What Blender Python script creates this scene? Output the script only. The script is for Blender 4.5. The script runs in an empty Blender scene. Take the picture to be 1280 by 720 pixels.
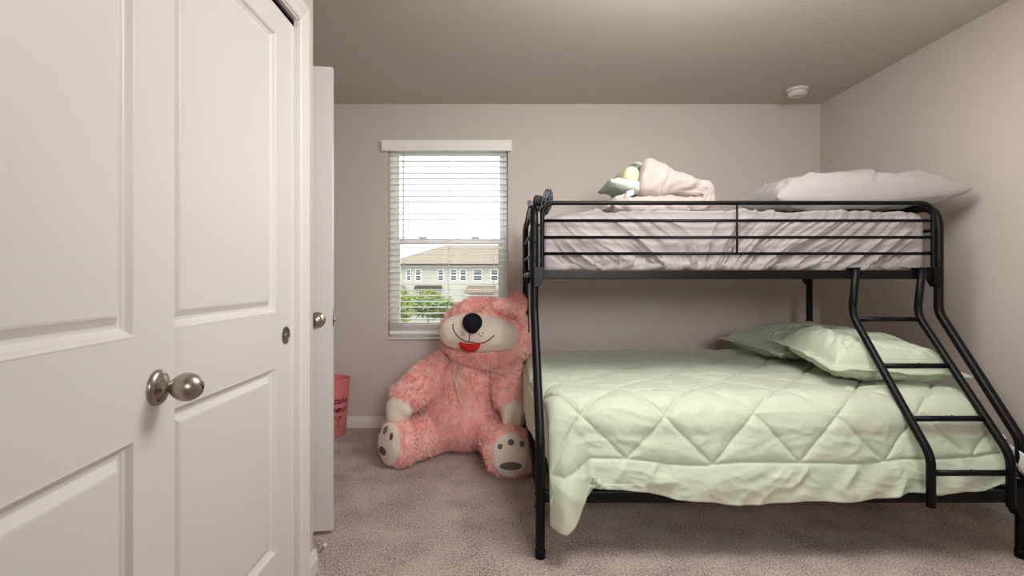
import bpy, math, random
import numpy as np
from mathutils import Vector, Matrix, Euler
from mathutils.bvhtree import BVHTree

random.seed(7)
RNG = np.random.default_rng(11)
C = bpy.context.scene.collection
PI = math.pi
EYE = 1.13

# ------------------------------------------------------------------ helpers
def hsh(ix, iy, iz):
    n = (ix.astype(np.int64) * 374761393 + iy.astype(np.int64) * 668265263 + iz.astype(np.int64) * 2147483647 * 3 + 1013) & 0x7fffffff
    n = ((n ^ (n >> 13)) * 1274126177) & 0x7fffffff
    n = (n ^ (n >> 16)) & 0xffff
    return n / 32767.5 - 1.0

def noise(x, y, z=0.0):
    """smooth value noise, about -1..1"""
    x, y, z = np.broadcast_arrays(np.asarray(x, float), np.asarray(y, float), np.asarray(z, float))
    xi, yi, zi = np.floor(x), np.floor(y), np.floor(z)
    fx, fy, fz = x - xi, y - yi, z - zi
    fx, fy, fz = [f * f * f * (f * (f * 6 - 15) + 10) for f in (fx, fy, fz)]
    r = 0
    for dx in (0, 1):
        for dy in (0, 1):
            for dz in (0, 1):
                w = (fx if dx else 1 - fx) * (fy if dy else 1 - fy) * (fz if dz else 1 - fz)
                r = r + w * hsh(xi + dx, yi + dy, zi + dz)
    return r

def fbm(x, y, z=0.0, o=3):
    r, a = 0, 1.0
    for k in range(o):
        r = r + a * noise(x * 2 ** k + 17.3 * k, y * 2 ** k + 5.1 * k, np.asarray(z) * 2 ** k)
        a *= .5
    return r

def ridge(x, y, z=0.0):
    return 1 - 2 * np.abs(noise(x, y, z))

def sstep(a, b, x):
    t = np.clip((np.asarray(x, float) - a) / (b - a), 0, 1)
    return t * t * (3 - 2 * t)

def lin(c):
    c = c / 255.0
    return c / 12.92 if c <= .04045 else ((c + .055) / 1.055) ** 2.4

def rgb(r, g, b):
    return (lin(r), lin(g), lin(b), 1)

class MB:
    """collects verts and faces for ONE mesh object"""
    def __init__(s):
        s.v, s.f = [], []
    def add(s, vs, fs):
        o = len(s.v)
        s.v += [tuple(map(float, p)) for p in vs]
        s.f += [tuple(i + o for i in f) for f in fs]
        return s
    def box(s, x0, x1, y0, y1, z0, z1, M=None):
        vs = [Vector((x, y, z)) for z in (z0, z1) for y in (y0, y1) for x in (x0, x1)]
        if M is not None:
            vs = [M @ p for p in vs]
        return s.add(vs, [(0, 2, 3, 1), (4, 5, 7, 6), (0, 1, 5, 4), (2, 6, 7, 3), (0, 4, 6, 2), (1, 3, 7, 5)])
    def tube(s, pts, r, n=12, closed=False):
        pts = [Vector(p) for p in pts]
        N = len(pts)
        rs = r if hasattr(r, '__len__') else [r] * N
        T = []
        for i in range(N):
            a = pts[(i - 1) % N] if (closed or i > 0) else pts[i]
            b = pts[(i + 1) % N] if (closed or i < N - 1) else pts[i]
            T.append((b - a).normalized())
        up = Vector((0, 0, 1)) if abs(T[0].z) < .9 else Vector((1, 0, 0))
        u = T[0].cross(up).normalized()
        vs, fs = [], []
        for i in range(N):
            u = (u - T[i] * u.dot(T[i])).normalized()
            w = T[i].cross(u)
            for k in range(n):
                a = 2 * PI * k / n
                vs.append(pts[i] + (u * math.cos(a) + w * math.sin(a)) * rs[i])
        M = N if closed else N - 1
        for i in range(M):
            for k in range(n):
                a, b = i * n + k, i * n + (k + 1) % n
                c, d = ((i + 1) % N) * n + (k + 1) % n, ((i + 1) % N) * n + k
                fs.append((a, b, c, d))
        if not closed:
            fs.append(tuple(range(n - 1, -1, -1)))
            fs.append(tuple((N - 1) * n + k for k in range(n)))
        return s.add(vs, fs)
    def lathe(s, prof, n=32, M=None):
        """profile of (r, h) about local z"""
        vs, fs = [], []
        for r, h in prof:
            for k in range(n):
                a = 2 * PI * k / n
                vs.append(Vector((r * math.cos(a), r * math.sin(a), h)))
        if M is not None:
            vs = [M @ p for p in vs]
        for i in range(len(prof) - 1):
            for k in range(n):
                fs.append((i * n + k, i * n + (k + 1) % n, (i + 1) * n + (k + 1) % n, (i + 1) * n + k))
        if prof[0][0] > 1e-6:
            fs.append(tuple(range(n - 1, -1, -1)))
        if prof[-1][0] > 1e-6:
            fs.append(tuple((len(prof) - 1) * n + k for k in range(n)))
        return s.add(vs, fs)
    def grid(s, P, wrap=False):
        H, W = P.shape[:2]
        vs = P.reshape(-1, 3)
        fs = []
        for i in range(H - 1):
            for j in range(W if wrap else W - 1):
                j2 = (j + 1) % W
                fs.append((i * W + j, i * W + j2, (i + 1) * W + j2, (i + 1) * W + j))
        return s.add(vs, fs)
    def ball(s, c, r, M=None, n=24, m=14):
        vs, fs = [], []
        for i in range(m + 1):
            t = PI * i / m
            for k in range(n):
                a = 2 * PI * k / n
                p = Vector((r[0] * math.sin(t) * math.cos(a), r[1] * math.sin(t) * math.sin(a), r[2] * math.cos(t)))
                if M is not None:
                    p = M @ p
                vs.append(Vector(c) + p)
        for i in range(m):
            for k in range(n):
                fs.append((i * n + k, (i + 1) * n + k, (i + 1) * n + (k + 1) % n, i * n + (k + 1) % n))
        return s.add(vs, fs)
    def mesh(s, name, smooth=True):
        me = bpy.data.meshes.new(name)
        me.from_pydata(s.v, [], s.f)
        me.validate()
        if smooth:
            me.polygons.foreach_set('use_smooth', [True] * len(me.polygons))
        me.update()
        return me
    def build(s, name, mat, parent=None, smooth=True, bevel=0, auto=None, weld=False):
        o = bpy.data.objects.new(name, s.mesh(name, smooth))
        C.objects.link(o)
        if mat:
            o.data.materials.append(mat)
        if parent:
            o.parent = parent
            o.matrix_parent_inverse = Matrix.Identity(4)
        if weld:
            w = o.modifiers.new('weld', 'WELD'); w.merge_threshold = 1e-5
        if bevel:
            b = o.modifiers.new('bevel', 'BEVEL'); b.width = bevel; b.segments = 2; b.limit_method = 'ANGLE'
        if auto:
            o.data.set_sharp_from_angle(angle=math.radians(auto))
        return o

def tag(o, label, cat, group=None, kind=None):
    o['label'] = label; o['category'] = cat
    if group: o['group'] = group
    if kind: o['kind'] = kind
    return o

def thing(name, label, cat, loc=(0, 0, 0), group=None, kind=None):
    o = bpy.data.objects.new(name, None)
    o.empty_display_size = .1
    C.objects.link(o); o.location = loc
    return tag(o, label, cat, group, kind)

def fillet(pts, rad, n=7):
    """round the corners of a polyline"""
    pts = [Vector(p) for p in pts]
    out = [pts[0]]
    for i in range(1, len(pts) - 1):
        r = rad[i - 1] if hasattr(rad, '__len__') else rad
        a, b, c = pts[i - 1], pts[i], pts[i + 1]
        d1, d2 = (a - b).normalized(), (c - b).normalized()
        ang = d1.angle(d2)
        t = min(r / math.tan(ang / 2), (a - b).length * .49, (c - b).length * .49)
        p1, p2 = b + d1 * t, b + d2 * t
        for k in range(n + 1):
            u = k / n
            out.append(p1 * (1 - u) ** 2 + b * 2 * u * (1 - u) + p2 * u * u)
    out.append(pts[-1])
    return out

# ------------------------------------------------------------------ materials
def mat(name, col, rough=.5, metal=0.0, spec=.5, vary=None, bump=None, sheen=0, trans=None):
    """vary = (colour2, scale, contrast)   bump = (scale, strength, distance)"""
    m = bpy.data.materials.new(name); m.use_nodes = True
    nt = m.node_tree; N = nt.nodes; L = nt.links
    b = N['Principled BSDF']
    b.inputs['Base Color'].default_value = col
    b.inputs['Roughness'].default_value = rough
    b.inputs['Metallic'].default_value = metal
    b.inputs['Specular IOR Level'].default_value = spec
    if sheen:
        b.inputs['Sheen Weight'].default_value = sheen
        b.inputs['Sheen Roughness'].default_value = .6
    if vary or bump:
        tc = N.new('ShaderNodeTexCoord')
    if vary:
        c2, sc, con = vary
        n = N.new('ShaderNodeTexNoise'); n.inputs['Scale'].default_value = sc; n.inputs['Detail'].default_value = 4
        r = N.new('ShaderNodeValToRGB')
        r.color_ramp.elements[0].position = .5 - con; r.color_ramp.elements[1].position = .5 + con
        r.color_ramp.elements[0].color = c2; r.color_ramp.elements[1].color = col
        L.new(tc.outputs['Object'], n.inputs['Vector'])
        L.new(n.outputs['Fac'], r.inputs['Fac']); L.new(r.outputs['Color'], b.inputs['Base Color'])
    if bump:
        sc, st, di = bump
        n2 = N.new('ShaderNodeTexNoise'); n2.inputs['Scale'].default_value = sc; n2.inputs['Detail'].default_value = 3
        bp = N.new('ShaderNodeBump'); bp.inputs['Strength'].default_value = st; bp.inputs['Distance'].default_value = di
        L.new(tc.outputs['Object'], n2.inputs['Vector'])
        L.new(n2.outputs['Fac'], bp.inputs['Height']); L.new(bp.outputs['Normal'], b.inputs['Normal'])
    return m

M_wall = mat('wall_paint', rgb(208, 198, 189), .85, spec=.2, bump=(160, .12, .002))
M_ceil = mat('ceiling_texture', rgb(205, 200, 190), .9, spec=.15, bump=(55, .4, .005))
M_door = mat('door_paint', rgb(226, 223, 220), .38, spec=.4, bump=(220, .04, .001))
M_trim = mat('trim_paint', rgb(230, 225, 220), .4, spec=.4)
M_nickel = mat('satin_nickel', rgb(168, 158, 148), .32, metal=1)
M_pull = mat('aged_nickel', rgb(150, 139, 129), .38, metal=1)
M_dark = mat('dark_hole', rgb(20, 18, 17), .6)
M_vinyl = mat('window_vinyl', rgb(246, 246, 244), .35)
M_blind = mat('blind_slat', rgb(249, 247, 242), .45)
M_cord = mat('blind_cord', rgb(235, 233, 228), .7)
M_black = mat('black_enamel', rgb(9, 9, 10), .42, spec=.22, vary=(rgb(6, 6, 7), 6, .2))
M_blackp = mat('black_plastic', rgb(38, 40, 44), .4)
M_grille = mat('fan_grille', rgb(70, 72, 76), .35)
M_cable = mat('black_cable', rgb(28, 28, 30), .5)
M_sheet = mat('lilac_grey_sheet', rgb(170, 161, 160), .7, spec=.25, sheen=.15, bump=(500, .06, .001))
M_pcase = mat('grey_pillowcase', rgb(170, 163, 161), .7, spec=.25, sheen=.15, bump=(500, .06, .001))
M_green = mat('sage_comforter', rgb(194, 199, 178), .5, spec=.35, sheen=.25, bump=(300, .05, .001))
M_sham = mat('sage_sham', rgb(194, 203, 180), .55, spec=.35, sheen=.2, bump=(300, .05, .001))
M_roll = mat('taupe_comforter', rgb(178, 165, 159), .6, spec=.3, sheen=.2, bump=(350, .05, .001))
M_mint = mat('mint_lining', rgb(178, 195, 180), .6, spec=.3, sheen=.2)
M_cream_roll = mat('cream_lining', rgb(206, 202, 172), .6)
M_tag = mat('white_tag', rgb(232, 226, 224), .7)
M_matt = mat('mattress_ticking', rgb(225, 222, 215), .8)
M_fur = mat('pink_fur', rgb(255, 181, 172), .85, spec=.15, sheen=.4, vary=(rgb(255, 216, 207), 24, .2))
M_plush = mat('cream_plush', rgb(240, 226, 212), .9, spec=.1, sheen=.4, bump=(180, .5, .004), vary=(rgb(224, 207, 192), 14, .2))
M_nose = mat('black_plush', rgb(22, 22, 30), .8, spec=.2, bump=(140, .5, .004))
M_tongue = mat('red_felt', rgb(205, 24, 32), .7, bump=(200, .3, .002))
M_pad = mat('grey_pad', rgb(112, 100, 96), .9, bump=(200, .4, .003))
M_thread = mat('brown_thread', rgb(82, 62, 62), .8)
M_ribbon = mat('gold_ribbon', rgb(236, 208, 184), .5)
M_bin = mat('pink_plastic', rgb(230, 134, 134), .4)
M_ink = mat('black_ink', rgb(20, 18, 20), .5)
M_det = mat('detector_plastic', rgb(226, 216, 208), .45)
M_white = mat('white_rubber', rgb(235, 232, 228), .6)

# carpet
def carpet():
    m = mat('carpet_pile', rgb(176, 160, 151), .95, spec=.1, sheen=.3)
    nt = m.node_tree; N = nt.nodes; L = nt.links; b = N['Principled BSDF']
    tc = N.new('ShaderNodeTexCoord')
    n1 = N.new('ShaderNodeTexNoise'); n1.inputs['Scale'].default_value = 95; n1.inputs['Detail'].default_value = 4; n1.inputs['Roughness'].default_value = .75
    n2 = N.new('ShaderNodeTexNoise'); n2.inputs['Scale'].default_value = 5; n2.inputs['Detail'].default_value = 5
    v = N.new('ShaderNodeTexVoronoi'); v.inputs['Scale'].default_value = 130
    r = N.new('ShaderNodeValToRGB')
    e = r.color_ramp.elements
    e[0].position = .41; e[0].color = rgb(90, 74, 68); e[1].position = .56; e[1].color = rgb(214, 195, 185)
    q = e.new(.475); q.color = rgb(175, 155, 146)
    n3 = N.new('ShaderNodeTexNoise'); n3.inputs['Scale'].default_value = 210; n3.inputs['Detail'].default_value = 1
    av = N.new('ShaderNodeMix'); av.inputs[0].default_value = .5
    mx = N.new('ShaderNodeMath'); mx.operation = 'MULTIPLY_ADD'; mx.inputs[1].default_value = .22; mx.inputs[2].default_value = -.11
    ad = N.new('ShaderNodeMath'); ad.operation = 'ADD'
    for k in (n1, n2, n3, v):
        L.new(tc.outputs['Object'], k.inputs['Vector'])
    L.new(n2.outputs['Fac'], mx.inputs[0]); L.new(mx.outputs[0], ad.inputs[1]); L.new(n1.outputs['Fac'], av.inputs[2]); L.new(n3.outputs['Fac'], av.inputs[3]); L.new(av.outputs[0], ad.inputs[0])
    L.new(ad.outputs[0], r.inputs['Fac']); L.new(r.outputs['Color'], b.inputs['Base Color'])
    a2 = N.new('ShaderNodeMath'); a2.operation = 'SUBTRACT'
    L.new(n1.outputs['Fac'], a2.inputs[0]); L.new(v.outputs['Distance'], a2.inputs[1])
    bp = N.new('ShaderNodeBump'); bp.inputs['Strength'].default_value = .8; bp.inputs['Distance'].default_value = .007
    L.new(a2.outputs[0], bp.inputs['Height']); L.new(bp.outputs['Normal'], b.inputs['Normal'])
    return m
M_carpet = carpet()

def glass_mat():
    m = bpy.data.materials.new('window_glass'); m.use_nodes = True
    nt = m.node_tree; N = nt.nodes; L = nt.links
    N.remove(N['Principled BSDF'])
    out = N['Material Output']
    t = N.new('ShaderNodeBsdfTransparent'); t.inputs[0].default_value = (.96, .98, .97, 1)
    g = N.new('ShaderNodeBsdfGlossy'); g.inputs['Roughness'].default_value = .02
    f = N.new('ShaderNodeFresnel'); f.inputs[0].default_value = 1.45
    mx = N.new('ShaderNodeMixShader')
    L.new(f.outputs[0], mx.inputs[0]); L.new(t.outputs[0], mx.inputs[1]); L.new(g.outputs[0], mx.inputs[2])
    L.new(mx.outputs[0], out.inputs[0])
    return m
M_glass = glass_mat()

# ------------------------------------------------------------------ setting
XR, YB, XL, XC, YF, ZC = 2.389, 3.865, -1.52, -.735, -1.3, 2.44
YC = 1.97           # outside corner of the closet wall
def struct(name, mb, m, label, cat, **k):
    return tag(mb.build(name, m, smooth=False, **k), label, cat, kind='structure')

struct('floor', MB().box(XL - .1, XR + .1, YF - .1, YB + .12, -.1, 0), M_carpet, 'taupe speckled carpet covering the bedroom floor', 'floor')
struct('ceiling', MB().box(XL - .1, XR + .1, YF - .1, YB + .12, ZC, ZC + .1), M_ceil, 'textured beige ceiling above the bunk bed', 'ceiling')
struct('wall_right', MB().box(XR, XR + .1, YF - .1, YB + .12, 0, ZC), M_wall, 'greige painted wall beside the bunk bed ladder', 'wall')
struct('wall_front', MB().box(XL, XR, YF - .1, YF, 0, ZC), M_wall, 'greige painted wall facing the window', 'wall')
struct('wall_left', MB().box(XL - .1, XL, YF, YB + .12, 0, ZC), M_wall, 'greige painted wall behind the open bathroom door', 'wall')
WX0, WX1, WZ0, WZ1 = -.876, .030, .665, 2.14
wb = MB().box(XL, WX0, YB, YB + .12, 0, ZC).box(WX1, XR, YB, YB + .12, 0, ZC)
wb.box(WX0, WX1, YB, YB + .12, 0, WZ0).box(WX0, WX1, YB, YB + .12, WZ1, ZC)
struct('wall_back', wb, M_wall, 'greige painted wall around the blind covered window', 'wall')
# closet wall : piece near the camera, header, far pier and return
OY0, OY1, OZ = 1.0, 1.835, 2.056
wc = MB().box(XC - .11, XC, YF, OY0, 0, ZC).box(XC - .11, XC, OY0, OY1, OZ, ZC).box(XC - .11, XC, OY1, YC, 0, ZC).box(XL, XC - .11, YC - .11, YC, 0, ZC)
struct('wall_closet', wc, M_wall, 'narrow greige wall strip beside the closet casing', 'wall')
struct('wall_entry', MB().box(XC, -.60, .03, .17, 0, ZC), M_wall, 'short wall stub carrying the entry door hinges', 'wall')

# casing round the closet opening (profiled, mitred)
def casing(y0, y1, z1, xface, w=.072):
    prof = [(0, 0), (0, .010), (.006, .014), (.014, .0145), (.020, .011), (.030, .0125), (.042, .0155), (.055, .018), (.066, .019), (w, .016), (w, 0)]
    mb = MB()
    rows = []
    for t, d in prof:
        x = xface + d
        rows.append([(x, y1 + t, 0), (x, y1 + t, z1 + t), (x, y0 - t, z1 + t), (x, y0 - t, 0)])
    mb.grid(np.array(rows))
    return mb
struct('trim_1', casing(OY0, OY1 - .013, OZ - .006, XC - .0), M_trim, 'white moulded casing framing the sliding closet door', 'door casing')
# jamb lining
struct('trim_2', MB().box(XC - .11, XC + .004, OY1 - .016, OY1, 0, OZ).box(XC - .11, XC + .004, OY0, OY1, OZ - .012, OZ), M_trim, 'white jamb lining inside the closet opening', 'door jamb')
struct('trim_3', MB().box(XC - .09, XC - .012, OY0, OY1 - .016, OZ - .034, OZ - .0125), M_dark, 'dark sliding track above the closet door', 'door track')

def baseboard(name, p0, p1, nrm, label, h=.083, ext=(0, 0)):
    p0, p1, nrm = Vector(p0), Vector(p1), Vector(nrm)
    d = (p1 - p0).normalized()
    p0 -= d * ext[0]; p1 += d * ext[1]
    prof = [(0, 0), (.015, 0), (.015, h * .58), (.012, h * .62), (.0125, h * .70), (.009, h * .76), (.009, h * .84), (.005, h * .92), (.004, h), (0, h)]
    rows = []
    for t, z in prof:
        a = p0 + nrm * t; b = p1 + nrm * t
        rows.append([(a.x, a.y, z), (b.x, b.y, z)])
    mb = MB().grid(np.array(rows))
    n = len(prof)
    mb.f += [tuple(2 * i for i in range(n)), tuple(2 * i + 1 for i in range(n - 1, -1, -1))]
    return struct(name, mb, M_trim, label, 'baseboard')
baseboard('baseboard_back', (XL, YB, 0), (XR, YB, 0), (0, -1, 0), 'white baseboard under the window behind the pink bear')
baseboard('baseboard_right', (XR, .3, 0), (XR, YB, 0), (-1, 0, 0), 'white baseboard along the wall beyond the bed ladder')
baseboard('baseboard_closet', (XC, OY1 + .06, 0), (XC, YC, 0), (1, 0, 0), 'short white baseboard at the closet wall corner', ext=(0, .015))
baseboard('baseboard_return', (XC, YC, 0), (XL, YC, 0), (0, 1, 0), 'white baseboard on the closet return behind the bathroom door')
baseboard('baseboard_left', (XL, YC, 0), (XL, YB, 0), (1, 0, 0), 'white baseboard in the corner beside the wastebasket')

# ---- panelled doors.  Local frame: y runs from hinge edge (0) to free edge (w), x=0 is the room face, thickness to -x
def door_mesh(w, h, th=.035, st=.125, z0=.0, zs=((.20, .83), (1.01, 1.955))):
    mb = MB()
    ys = [0, st, w - st, w]
    zz = [0, zs[0][0], zs[0][1], zs[1][0], zs[1][1], h]
    for sgn, x0 in ((1, 0.0), (-1, -th)):
        for i in range(3):
            for j in range(5):
                y0, y1, za, zb = ys[i], ys[i + 1], zz[j], zz[j + 1]
                if i == 1 and j in (1, 3):
                    loops = [(0, 0), (.003, .0008), (.006, -.001), (.012, -.011), (.016, -.0122), (.019, -.0158), (.026, -.0158), (.041, -.005), (.045, -.004)]
                    rows = []
                    for o, d in loops:
                        x = x0 + sgn * d
                        rows.append([(x, y0 + o, za + o), (x, y1 - o, za + o), (x, y1 - o, zb - o), (x, y0 + o, zb - o)])
                    n0 = len(mb.v)
                    vs = [p for r_ in rows for p in r_]
                    fs = []
                    for a in range(len(rows) - 1):
                        for k in range(4):
                            q = (a * 4 + k, a * 4 + (k + 1) % 4, (a + 1) * 4 + (k + 1) % 4, (a + 1) * 4 + k)
                            fs.append(q if sgn > 0 else q[::-1])
                    a = (len(rows) - 1) * 4
                    q = (a, a + 1, a + 2, a + 3)
                    fs.append(q if sgn > 0 else q[::-1])
                    mb.add(vs, fs)
                else:
                    vs = [(x0, y0, za), (x0, y1, za), (x0, y1, zb), (x0, y0, zb)]
                    mb.add(vs, [(0, 1, 2, 3) if sgn > 0 else (3, 2, 1, 0)])
    for (ya, yb_, za, zb) in ((0, 0, 0, h), (w, w, 0, h)):
        q = [(0, ya, za), (-th, ya, za), (-th, ya, zb), (0, ya, zb)]
        mb.add(q, [(0, 1, 2, 3) if ya == 0 else (3, 2, 1, 0)])
    mb.add([(0, 0, 0), (0, w, 0), (-th, w, 0), (-th, 0, 0)], [(3, 2, 1, 0)])
    mb.add([(0, 0, h), (0, w, h), (-th, w, h), (-th, 0, h)], [(0, 1, 2, 3)])
    return mb

def door_knob(parent, y, z, egg=False, side=1, th=.035):
    M = Matrix.Translation((0 if side > 0 else -th, y, z)) @ Matrix.Rotation(side * PI / 2, 4, 'Y')
    ros = MB().lathe([(.0345, 0), (.0345, .003), (.031, .008), (.026, .0105), (.018, .0115), (.0145, .014), (0, .014)], 40, M).build('rosette', M_nickel, parent, auto=40)
    if egg:
        prof = [(0.0, .010), (.013, .0105), (.0105, .016), (.0098, .022), (.0125, .027), (.0185, .033), (.0245, .042), (.0275, .052), (.0268, .062), (.0225, .072), (.015, .080), (.007, .0835), (0, .084)]
    else:
        prof = [(0.0, .010), (.012, .0105), (.010, .018), (.010, .026), (.016, .031), (.0245, .038), (.0275, .047), (.0255, .056), (.018, .062), (.0075, .064), (0, .064)]
    kb = MB().lathe(prof, 40, M).build('door_knob', M_nickel, parent, auto=60)
    e = prof[-1][1]
    MB().lathe([(.0035, 0), (.0035, .0012), (0, .0012)], 16, M @ Matrix.Translation((0, 0, e - .0008))).build('lock_button', M_dark, kb)
    for a in (2.6, 2.6 + PI):
        MB().lathe([(.0036, 0), (.0036, .001), (0, .001)], 14, M @ Matrix.Translation((.024 * math.cos(a), .024 * math.sin(a), .0096))).build('screw', M_dark, ros)
    return kb

# entry door, swung open against the closet
w1 = .815
d1 = door_mesh(w1, 2.035).build('door_1', M_door, smooth=False, bevel=.0012, weld=True)
tag(d1, 'white two panel entry door with egg shaped knob, swung open nearest the camera', 'door', kind='structure')
ang = math.atan2(.082, 1)
d1.rotation_euler = (0, 0, ang)
d1.location = (-.668 + math.sin(ang) * w1, 1.038 - math.cos(ang) * w1, .012)
door_knob(d1, w1 - .060, .92 - .012, egg=True)
MB().box(-.030, -.005, w1 - .0005, w1 + .0012, .87, .95).build('latch_plate', M_nickel, d1)
for z in (.25, 1.02, 1.8):
    MB().lathe([(.006, 0), (.006, .09), (0, .09)], 12, Matrix.Translation((.004, -.006, z))).build('hinge', M_nickel, d1)

# sliding closet door
w2 = .855
d2 = door_mesh(w2, 2.018, st=.160, zs=((.208, .821), (.997, 1.919))).build('door_2', M_door, smooth=False, bevel=.0012, weld=True)
tag(d2, 'white two panel sliding closet door with round recessed pull', 'door', kind='structure')
d2.location = (-.747, .985, .016)
Mp = Matrix.Translation((0, 1.751 - .985, .933 - .016)) @ Matrix.Rotation(PI / 2, 4, 'Y')
fp = MB().lathe([(.030, -.002), (.030, .0028), (.0275, .0036), (.0255, .003), (.024, .0012), (.012, .0006), (0, .0006)], 40, Mp).build('finger_pull', M_pull, d2, auto=40)
MB().lathe([(.010, 0), (.008, .003), (0, .004)], 20, Mp @ Matrix.Translation((0, 0, .0006))).build('screw', M_nickel, fp)

# bathroom door ajar beyond the closet corner
w4 = .76
d4 = door_mesh(w4, 2.035).build('door_3', M_door, smooth=False, bevel=.0012, weld=True)
tag(d4, 'white door seen narrow past the closet corner, small round knob, in front of wastebasket', 'door', kind='structure')
# local +x (room face) must look to the camera (-y); local y runs from the hinge at the left wall to +x
a4 = -PI / 2 + math.radians(9)
d4.rotation_euler = (0, 0, a4)
fx, fy = -.754, 2.25
d4.location = (fx - (-math.sin(a4)) * w4, fy - math.cos(a4) * w4, .02)
door_knob(d4, w4 - .062, .945 - .02)
door_knob(d4, w4 - .062, .945 - .02, side=-1)
lp = MB().box(-.030, -.005, w4 - .0005, w4 + .0015, .895, .975)
lp.box(-.024, -.011, w4, w4 + .011, .918, .932)
lp.build('latch', M_nickel, d4)
for z in (.22, 1.0, 1.78):
    MB().lathe([(.006, 0), (.006, .09), (0, .09)], 12, Matrix.Translation((.004, -.006, z))).build('hinge', M_nickel, d4)

# spring door stop at the closet corner baseboard
ds = thing('door_stop', 'tiny spring door stop with white rubber tip on the closet corner baseboard', 'door stop', (XC - .0, YC + .012, .062))
hel = [(.020 + .004 * math.cos(k * .9), .001 * k + .002, .004 * math.sin(k * .9)) for k in range(48)]
MB().tube(hel, .0012, 6).build('spring', M_nickel, ds)
Mt = Matrix.Translation((.020, .05, 0)) @ Matrix.Rotation(-PI / 2, 4, 'X')
MB().lathe([(.006, 0), (.0075, .004), (.0075, .014), (.004, .017), (0, .017)], 18, Mt).build('rubber_tip', M_white, ds)

# ------------------------------------------------------------------ window
def rect_frame(mb, x0, x1, z0, z1, y0, y1, w):
    mb.box(x0, x0 + w, y0, y1, z0, z1).box(x1 - w, x1, y0, y1, z0, z1)
    mb.box(x0 + w, x1 - w, y0, y1, z0, z0 + w).box(x0 + w, x1 - w, y0, y1, z1 - w, z1)
    return mb
win = rect_frame(MB(), WX0, WX1, WZ0, WZ1, YB + .075, YB + .125, .032).build('window_1', M_vinyl, smooth=False, bevel=.003)
tag(win, 'white single hung window behind the blind above the pink bear', 'window', kind='structure')
zm = 1.395
su = rect_frame(MB(), WX0 + .03, WX1 - .03, zm - .005, WZ1 - .03, YB + .10, YB + .122, .034).build('sash', M_vinyl, win, smooth=False, bevel=.003)
MB().box(WX0 + .06, WX1 - .06, YB + .110, YB + .113, zm + .02, WZ1 - .06).build('pane', M_glass, su, smooth=False)
sl = rect_frame(MB(), WX0 + .03, WX1 - .03, WZ0 + .03, zm + .035, YB + .078, YB + .10, .045).build('sash', M_vinyl, win, smooth=False, bevel=.003)
MB().box(WX0 + .07, WX1 - .07, YB + .088, YB + .091, WZ0 + .07, zm - .005).build('pane', M_glass, sl, smooth=False)
for x in (WX0 + .25, WX1 - .25):
    MB().box(x - .03, x + .03, YB + .07, YB + .082, zm + .03, zm + .046).build('sash_lock', M_vinyl, sl, smooth=False, bevel=.003)
struct('trim_4', MB().box(WX0 - .0, WX1 + .0, YB - .02, YB + .075, WZ0, WZ0 + .014), M_trim, 'white window sill under the lowered blind', 'window sill', bevel=.004)

# blind
bl = thing('window_blind', 'white slatted blind lowered over the window above the bear', 'blind', (-.423, YB + .03, WZ0 + .014))
def loc(mb, o):
    L0 = Vector(o.location)
    mb.v = [(x - L0.x, y - L0.y, z - L0.z) for x, y, z in mb.v]
    return mb
BX0, BX1 = WX0 + .008, WX1 - .008
va = MB()
prof = [(0.0, 0), (-.012, 0), (-.016, .006), (-.016, .018), (-.020, .030), (-.024, .046), (-.024, .060), (-.028, .066), (-.028, .076), (0, .076)]
rows = [[(-.913, YB - .030 + y, 2.077 + z), (.056, YB - .030 + y, 2.077 + z)] for y, z in prof]
va.grid(np.array(rows)); n = len(prof)
va.f += [tuple(2 * i for i in range(n)), tuple(2 * i + 1 for i in range(n - 1, -1, -1))]
va.box(-.913, -.905, YB - .03, YB - .001, 2.077, 2.153).box(.048, .056, YB - .03, YB - .001, 2.077, 2.153)
loc(va, bl).build('valance', M_blind, bl, smooth=False)
loc(MB().box(BX0, BX1, YB + .012, YB + .06, 2.09, 2.135), bl).build('head_rail', M_blind, bl, smooth=False, bevel=.002)
sm = MB()
def slat(mb, z, y=YB + .036, tilt=math.radians(3), sag=0):
    W = .025
    rows = []
    for k in range(7):
        t = -W + 2 * W * k / 6
        h = .0025 * (1 - (t / W) ** 2)
        rows.append([(BX0, y + t * math.cos(tilt), z + h + t * math.sin(tilt)), (BX1, y + t * math.cos(tilt), z + h + t * math.sin(tilt))])
    top = np.array(rows); bot = top[::-1] - np.array([0, 0, .0028])
    mb.grid(np.concatenate([top, bot, top[:1]]))
z = 2.062
while z > .80:
    slat(sm, z, tilt=math.radians(random.uniform(1.5, 4.5)))
    z -= .0445
for k in range(7):
    slat(sm, .738 + .0085 * k, tilt=math.radians(random.uniform(-2, 4)))
loc(sm, bl).build('slat_curtain', M_blind, bl)
loc(MB().box(BX0, BX1, YB + .010, YB + .062, .700, .728), bl).build('bottom_rail', M_blind, bl, smooth=False, bevel=.004)
for x in (WX0 + .11, -.423, WX1 - .11):
    cd = MB()
    for y in (YB + .009, YB + .063):
        cd.tube([(x, y, 2.09), (x, y, 1.4), (x, y, .73)], .0013, 6)
    loc(cd, bl).build('ladder_cord', M_cord, bl)
loc(MB().tube([(WX0 + .115, YB + .004, 2.08), (WX0 + .116, YB + .002, 1.75), (WX0 + .115, YB + .003, 1.42)], .004, 8), bl).build('tilt_wand', M_cord, bl)

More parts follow.
